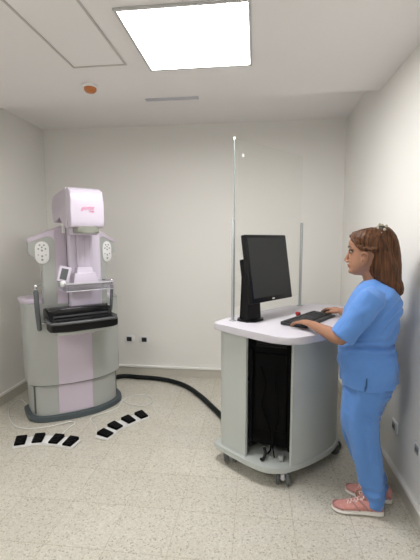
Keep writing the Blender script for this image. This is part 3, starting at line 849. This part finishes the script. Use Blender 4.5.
def hand(bm, wrist, tip, side, curl=1.0, lift=0.0, spread=1.0, drop=.0):
    """palm-down hand from the wrist towards tip; side=+1 puts the thumb on its right"""
    d = (Vector(tip) - Vector(wrist)); d.normalize()
    lat = Vector((d.y, -d.x, 0)).normalized() * side     # towards the thumb
    up = lat.cross(d) * side; up.normalize()
    if up.z < 0: up = -up
    W = Vector(wrist)
    def P(x, y, z): return W + d * x + lat * y + up * z
    # palm
    rings = []
    for (x, hw, hh, zc, yc) in ((-.015, .024, .019, 0, 0), (.0, .025, .018, .001, 0), (.03, .032, .0165, .004, .002), (.06, .037, .014, .006, .002), (.078, .037, .012, .005, .0), (.086, .033, .009, .003, .0)):
        rings.append([P(x, yc + hw * math.cos(2 * PI * k / 20), zc + hh * math.sin(2 * PI * k / 20)) for k in range(20)])
    loft(bm, rings)
    # thumb mound
    tube(bm, [P(.012, .018, -.004), P(.035, .030, -.008), P(.052, .040, -.012)], [.014, .013, .0115], 12, dome=True)
    tube(bm, [P(.048, .038, -.011), P(.070, .046, -.016), P(.090, .046, -.021)], [.0105, .0095, .0078], 12, dome=True)
    F = [(.027, .040, .024, .019, .0082), (.009, .044, .027, .021, .0084), (-.009, .041, .025, .020, .0080), (-.027, .032, .019, .017, .0072)]
    for i, (y, a, b, c, r) in enumerate(F):
        x0 = .078 - abs(i - 1) * .004
        ang = [math.radians(v) * curl for v in (6, 38, 68)]
        fan = math.radians((6, 1, -4, -10)[i] * spread)
        p = Vector((x0, y, .003)); pts = [P(x0 - .02, y * .95, .002), P(*p)]
        for L_, an in zip((a, b, c), ang):
            p = p + Vector((L_ * math.cos(an) * math.cos(fan), L_ * math.cos(an) * math.sin(fan), -L_ * math.sin(an)))
            pts.append(P(*p))
        tube(bm, pts, [r, r * 1.08, r, r * .92, r * .78], 12, dome=True)
hl_tip = w2l((.238, 2.262, .962))
hand(bm, WrL, hl_tip, 1, .72, spread=2.4)
hr_tip = w2l((.493, 2.672, .975))
hand(bm, WrR, hr_tip, -1, .66, spread=.8)
bodym = fused(bm, .0036, 3)
bo_ = obj('body', bodym, M['skin'], wo, angle=180)
# eyes, lips, brows
for s in (-1, 1):
    bm = NB(); ellipsoid(bm, (.1035, s * .031, 1.386), (.0125, .0135, .0075)); e = obj('eye', bm, M['eye'], wo)
    bm = NB(); ellipsoid(bm, (.1145, s * .032, 1.3845), (.004, .0065, .0065)); obj('iris', bm, M['iris'], e)
    bm = NB(); tube(bm, [(.118, s * .016, 1.391), (.118, s * .030, 1.3945), (.1055, s * .044, 1.390)], .0022, 8, dome=True); obj('eyelash', bm, M['brow'], e)
    bm = NB(); tube(bm, [(.1235, s * .014, 1.408), (.1215, s * .030, 1.414), (.106, s * .047, 1.409)], [.003, .0034, .0022], 8, dome=True); obj('eyebrow', bm, M['brow'], wo)
bm = NB()
ellipsoid(bm, (.1185, 0, 1.3155), (.0085, .021, .0048)); ellipsoid(bm, (.1165, 0, 1.3065), (.0085, .018, .0052))
obj('lips', bm, M['lip'], wo)

# hair
bm = NB()
hair = [(1.160, -.098, -.128, .045), (1.175, -.084, -.146, .072), (1.20, -.064, -.149, .086), (1.225, -.028, -.144, .090), (1.25, .004, -.132, .091), (1.28, .024, -.126, .090), (1.31, .030, -.119, .088),
        (1.345, .026, -.110, .087), (1.370, .022, -.103, .087), (1.382, .030, -.101, .087), (1.395, .062, -.098, .088), (1.415, .086, -.094, .089), (1.438, .104, -.090, .088), (1.460, .115, -.086, .083), (1.478, .110, -.078, .072), (1.493, .088, -.064, .060), (1.503, .055, -.045, .042), (1.510, .02, -.03, .02)]
ztable(bm, hair, .006, 40, 2.2)
# half-up bundle behind the clip
tube(bm, catmull([(-.02, 0, 1.492), (-.048, 0, 1.490), (-.070, 0, 1.46), (-.084, 0, 1.42), (-.098, 0, 1.34), (-.108, 0, 1.25), (-.112, 0, 1.19)], 4), [.020, .028, .032, .034, .034, .035, .037, .038, .04, .041, .041, .042, .042, .042, .042, .042, .04, .04, .038, .036, .034, .03, .028, .022, .015], 18, flat=(1.35, .8), dome=True)
# swept front locks
for s in (-1, 1):
    tube(bm, catmull([(.110, s * .035, 1.466), (.095, s * .062, 1.440), (.065, s * .080, 1.408), (.03, s * .086, 1.398), (-.02, s * .085, 1.40)], 5), .010, 10, dome=True)
    tube(bm, catmull([(.10, s * .02, 1.478), (.06, s * .048, 1.484), (.01, s * .055, 1.488), (-.03, s * .03, 1.496)], 5), .012, 10, dome=True)
# locks hanging at different lengths
for k in range(14):
    a = -1.15 + 2.3 * k / 13
    sx = -.055 - .072 * math.cos(a); sy = .084 * math.sin(a)
    zb = 1.168 + random.uniform(-.008, .016) + .03 * abs(math.sin(a))
    tube(bm, [(sx + .03, sy * 1.0, 1.38), (sx + .01, sy * 1.04, 1.30), (sx, sy * 1.03, 1.22), (sx, sy * .95, zb)], [.012, .014, .013, .006], 8, dome=True)
def hdisp(c, n):
    a = math.atan2(c.y, c.x + .03)
    return .0012 * math.sin(a * 34 + 6 * noise.noise(Vector((a * 2, c.z * 4, 0)))) + .002 * noise.noise(Vector((a * 6, c.z * 3, 2)))
hb = fused(bm, .0045, 2, hdisp)
obj('hair', hb, M['hair'], wo, angle=180)
# claw clip, sits on the crown
bm = NB()
CX, CY, CZ = -.030, .026, 1.493
for k in range(5):
    a = -.9 + 1.8 * k / 4
    tube(bm, catmull([(CX + .022 * math.sin(a), CY + .008, CZ - .018), (CX + .026 * math.sin(a), CY + .016, CZ), (CX + .020 * math.sin(a), CY + .004, CZ + .02)], 4), .0055, 8, dome=True)
    tube(bm, catmull([(CX + .022 * math.sin(a), CY - .04, CZ - .012), (CX + .024 * math.sin(a), CY - .03, CZ + .008), (CX + .020 * math.sin(a), CY - .008, CZ + .02)], 4), .0055, 8, dome=True)
hc = obj('hair_clip', bm, M['clip_dark'], wo)
bm = NB()
for (x, y, z) in ((-.012, .022, .004), (.012, .02, .012), (.0, .024, -.012), (-.018, .012, .020), (.006, .008, .026), (.020, .018, -.006), (-.004, -.02, .024), (.014, -.028, .012), (-.016, -.028, .014)):
    ellipsoid(bm, (CX + x * 1.25, CY + y * 1.2, CZ + z * 1.15), (.0075, .0075, .0075), n=10)
obj('clip_bead', bm, M['clip_light'], hc)

# scrub top
bm = NB()
shirt = [(.600, .138, -.136, .178), (.640, .138, -.138, .180), (.70, .138, -.142, .182), (.765, .146, -.145, .180), (.82, .158, -.140, .175), (.865, .162, -.132, .166), (.89, .158, -.120, .158), (.915, .154, -.112, .154), (.95, .150, -.126, .158), (1.03, .142, -.138, .165), (1.08, .134, -.143, .168),
         (1.13, .116, -.142, .170), (1.165, .095, -.136, .160), (1.19, .078, -.125, .135), (1.212, .062, -.108, .105), (1.230, .048, -.095, .078), (1.248, .018, -.085, .064), (1.258, -.010, -.080, .056)]
ztable(bm, shirt, .012, 36, 2.35)
for sh, el, wr, s in ((ShL, ElL, WrL, 1), (ShR, ElR, WrR, -1)):
    e2 = sh.lerp(el, .97)
    tube(bm, [sh + Vector((-.02, -s * .055, .028)), sh + Vector((0, -s * .012, .006)), sh.lerp(e2, .3), sh.lerp(e2, .65), e2], [.052, .068, .068, .063, .058], 24, flat=(1.0, 1.08))
def sdisp(c, n):
    w = .0045 * noise.noise(Vector((c.x * 9 + c.z * 7, c.y * 9, c.z * 16 + c.x * 6))) * 2.2
    # creases gathered at the waist and under the arm
    k = math.exp(-((c.z - .915) / .035) ** 2)
    w += k * .009 * math.sin(c.z * 180 + c.x * 35 + 5 * noise.noise(c * 8)) 
    k2 = math.exp(-((c.z - 1.06) / .09) ** 2) * max(0, -c.x + .03) * 9
    w += min(1, k2) * .005 * math.sin((c.z * 1.0 + c.x * 1.4) * 95 + 4 * noise.noise(c * 6))
    k3 = max(0, min(1, (.86 - c.z) / .1))
    w += k3 * .004 * math.sin(math.atan2(c.y, c.x) * 9 + 3 * noise.noise(c * 5))
    return w
sb = fused(bm, .0055, 3, sdisp)
sb.normal_update()
sleeve = []
dele = []
for f in sb.faces:
    c = f.calc_center_median(); n = f.normal
    if c.z < .61: continue
    for (sh, el) in ((ShL, ElL), (ShR, ElR)):
        ax = (el - sh).normalized()
        if (c - el).dot(ax) > -.018 and (c - el).length < .085 and n.dot(ax) > .75: dele.append(f); break
    else:
        if c.y > .10 and c.z < .765 and abs(c.x - .004 - .1 * (.76 - c.z)) < .003 + (.765 - c.z) * .05: dele.append(f)
        elif c.z > 1.247 and n.z > .4: dele.append(f)
bmesh.ops.delete(sb, geom=list(set(dele)), context='FACES')
bmesh.ops.bisect_plane(sb, geom=sb.verts[:] + sb.edges[:] + sb.faces[:], plane_co=(0, 0, .708), plane_no=(.02, .05, 1), clear_inner=True)
top = obj('scrub_top', sb, M['scrub'], wo, angle=180)
sm = top.modifiers.new('thick', 'SOLIDIFY'); sm.thickness = .0035; sm.offset = -1
# pocket / hem stitch bands
# trousers
bm = NB()
ztable(bm, [(.52, .10, -.06, .12), (.57, .122, -.085, .145), (.62, .124, -.105, .160), (.68, .128, -.135, .170), (.78, .125, -.125, .160)], .012, 32, 2.3)
legn = [(.035, -.016, -.113, .051, .080), (.068, -.012, -.112, .052, .080), (.10, -.004, -.110, .053, .080), (.17, .022, -.106, .056, .082), (.24, .042, -.098, .060, .084), (.327, .068, -.084, .066, .086), (.40, .092, -.068, .072, .088), (.468, .114, -.064, .078, .088), (.53, .126, -.064, .080, .088), (.60, .124, -.082, .084, .085), (.66, .12, -.12, .085, .082)]
legf = [(.03, -.034, -.132, .050, -.040), (.055, -.030, -.130, .050, -.040), (.10, -.012, -.126, .052, -.042), (.17, .040, -.112, .055, -.050), (.24, .085, -.095, .060, -.058), (.33, .118, -.070, .066, -.068), (.40, .138, -.055, .070, -.076), (.46, .142, -.055, .077, -.080), (.53, .136, -.062, .083, -.085), (.60, .126, -.08, .084, -.085), (.66, .12, -.12, .085, -.082)]
for tb in (legn, legf): ztable(bm, tb, .012, 28, 2.1)
def tdisp(c, n):
    w = .004 * noise.noise(Vector((c.x * 14, c.y * 12, c.z * 5)))
    k = math.exp(-((c.z - .12) / .06) ** 2)
    w += k * .005 * math.sin(c.z * 130 + c.x * 40 + 4 * noise.noise(c * 9))
    k = math.exp(-((c.z - .57) / .06) ** 2) * (1 if c.x < 0 else .3)
    w += k * .004 * math.sin(c.z * 150 - c.x * 60 + 3 * noise.noise(c * 9))
    w += .004 * math.sin(c.x * 70 + 3 * noise.noise(Vector((c.x * 5, c.y * 5, c.z * 3))))
    return w
tr = fused(bm, .0055, 3, tdisp)
tr.normal_update()
bmesh.ops.bisect_plane(tr, geom=tr.verts[:] + tr.edges[:] + tr.faces[:], plane_co=(-.06, 0, .048), plane_no=(-.22, -.03, 1), clear_inner=True)
tro = obj('scrub_trousers', tr, M['scrub_p'], wo, angle=180)
sm = tro.modifiers.new('thick', 'SOLIDIFY'); sm.thickness = .003; sm.offset = -1

# sneakers
def sneaker(heel, toe):
    H, T = Vector(heel), Vector(toe)
    d = (T - H); Ln = d.length; d.normalize(); s = Vector((-d.y, d.x))
    root = bpy.data.objects.new('sneaker', None); COL.objects.link(root); root.parent = wo; root.location = (H.x, H.y, 0); root.empty_display_size = .05
    root.rotation_euler = (0, 0, math.atan2(d.y, d.x))
    def sec(x, w, z0, z1, n=20, top=1.0):
        out = []
        for k in range(n):
            a = 2 * PI * k / n
            c, q = math.cos(a), math.sin(a)
            yy = w * math.copysign(abs(c) ** .75, c)
            zz = (z0 + z1) / 2 + (z1 - z0) / 2 * math.copysign(abs(q) ** .75, q)
            out.append((x * Ln, yy * (1 if q < 0 else top + (1 - top) * (1 - q)), zz))
        return out
    sole = [(-.005, .012, .012, .030), (.01, .024, .004, .034), (.08, .032, .002, .036), (.3, .032, .003, .034), (.5, .034, .003, .031), (.75, .041, .002, .027), (.9, .036, .004, .026), (.975, .022, .009, .026), (1.0, .010, .014, .024)]
    bm = NB(); loft(bm, [sec(*q) for q in sole]); obj('sole', bm, M['sole'], root, angle=60)
    up_ = [(.005, .012, .028, .070, 20, .8), (.02, .024, .024, .088, 20, .8), (.10, .030, .022, .094, 20, .75), (.25, .031, .022, .090, 20, .72), (.40, .032, .022, .084, 20, .68), (.55, .035, .022, .072, 20, .7), (.72, .038, .022, .056, 20, .75), (.88, .033, .022, .044, 20, .8), (.96, .021, .022, .036, 20, .8), (.985, .010, .022, .030, 20, .8)]
    bm = NB(); loft(bm, [sec(*q) for q in up_]); u = obj('upper', bm, M['shoe'], root, angle=70)
    bm = NB()
    for sg in (-1, 1):
        tube(bm, [(.30 * Ln, sg * .030, .040), (.40 * Ln, sg * .0285, .066), (.48 * Ln, sg * .020, .080)], .005, 8, dome=True)
        tube(bm, [(.48 * Ln, sg * .034, .036), (.55 * Ln, sg * .030, .056), (.60 * Ln, sg * .020, .068)], .005, 8, dome=True)
        tube(bm, [(.05 * Ln, sg * .028, .045), (.14 * Ln, sg * .031, .05), (.24 * Ln, sg * .030, .070)], .006, 8, dome=True)
    tube(bm, catmull([(.80 * Ln, -.036, .032), (.93 * Ln, -.022, .037), (.975 * Ln, 0, .037), (.93 * Ln, .022, .037), (.80 * Ln, .036, .032)], 4), .005, 8, dome=True)
    obj('overlay', bm, M['shoe2'], u)
    bm = NB()
    for k in range(5):
        x = (.42 + .06 * k) * Ln; z = .0865 - .0052 * k * 1.05
        for sg in (-1, 1):
            tube(bm, [(x, sg * -.019, z - .006), (x + .006, 0, z + .002), (x + .013, sg * .019, z - .009)], .0022, 6)
    for sg in (-1, 1):
        tube(bm, catmull([(.42 * Ln, 0, .092), (.40 * Ln, sg * .02, .105), (.45 * Ln, sg * .034, .096), (.44 * Ln, sg * .012, .092)], 5), .0022, 6)
    obj('shoelace', bm, M['lace'], root)
    bm = NB(); ellipsoid(bm, (.36 * Ln, 0, .088), (.03, .016, .022), Matrix.Rotation(math.radians(-25), 3, 'Y')); obj('tongue', bm, M['shoe2'], root)
sneaker((-.103, .080), (.152, .138))
sneaker((-.150, -.035), (.095, -.045))

# ------------------------------------------------------------------ world, camera, view
w = bpy.data.worlds.new('World'); S.world = w; w.use_nodes = True
w.node_tree.nodes['Background'].inputs[0].default_value = (.05, .05, .05, 1)
w.node_tree.nodes['Background'].inputs[1].default_value = 1

cd = bpy.data.cameras.new('Camera'); cam = bpy.data.objects.new('Camera', cd); COL.objects.link(cam)
f, yaw, pitch, roll = 375.28, .1198, .1064, -.001
cd.sensor_fit = 'VERTICAL'; cd.sensor_height = 36; cd.lens = f / 560 * 36; cd.clip_start = .02
cy, sy, cp_, sp_ = math.cos(yaw), math.sin(yaw), math.cos(pitch), math.sin(pitch)
fw = Vector((-sy * cp_, cy * cp_, -sp_)); r0 = Vector((cy, sy, 0)); u0 = r0.cross(fw)
r1 = r0 * math.cos(roll) + u0 * math.sin(roll); u1 = -r0 * math.sin(roll) + u0 * math.cos(roll)
cam.matrix_world = Matrix(((r1.x, u1.x, -fw.x, 0), (r1.y, u1.y, -fw.y, 0), (r1.z, u1.z, -fw.z, 1.447), (0, 0, 0, 1)))
S.camera = cam
S.view_settings.view_transform = 'Standard'; S.view_settings.look = 'None'
S.view_settings.gamma = 1; S.view_settings.use_curve_mapping = False
S.view_settings.exposure = 0.0
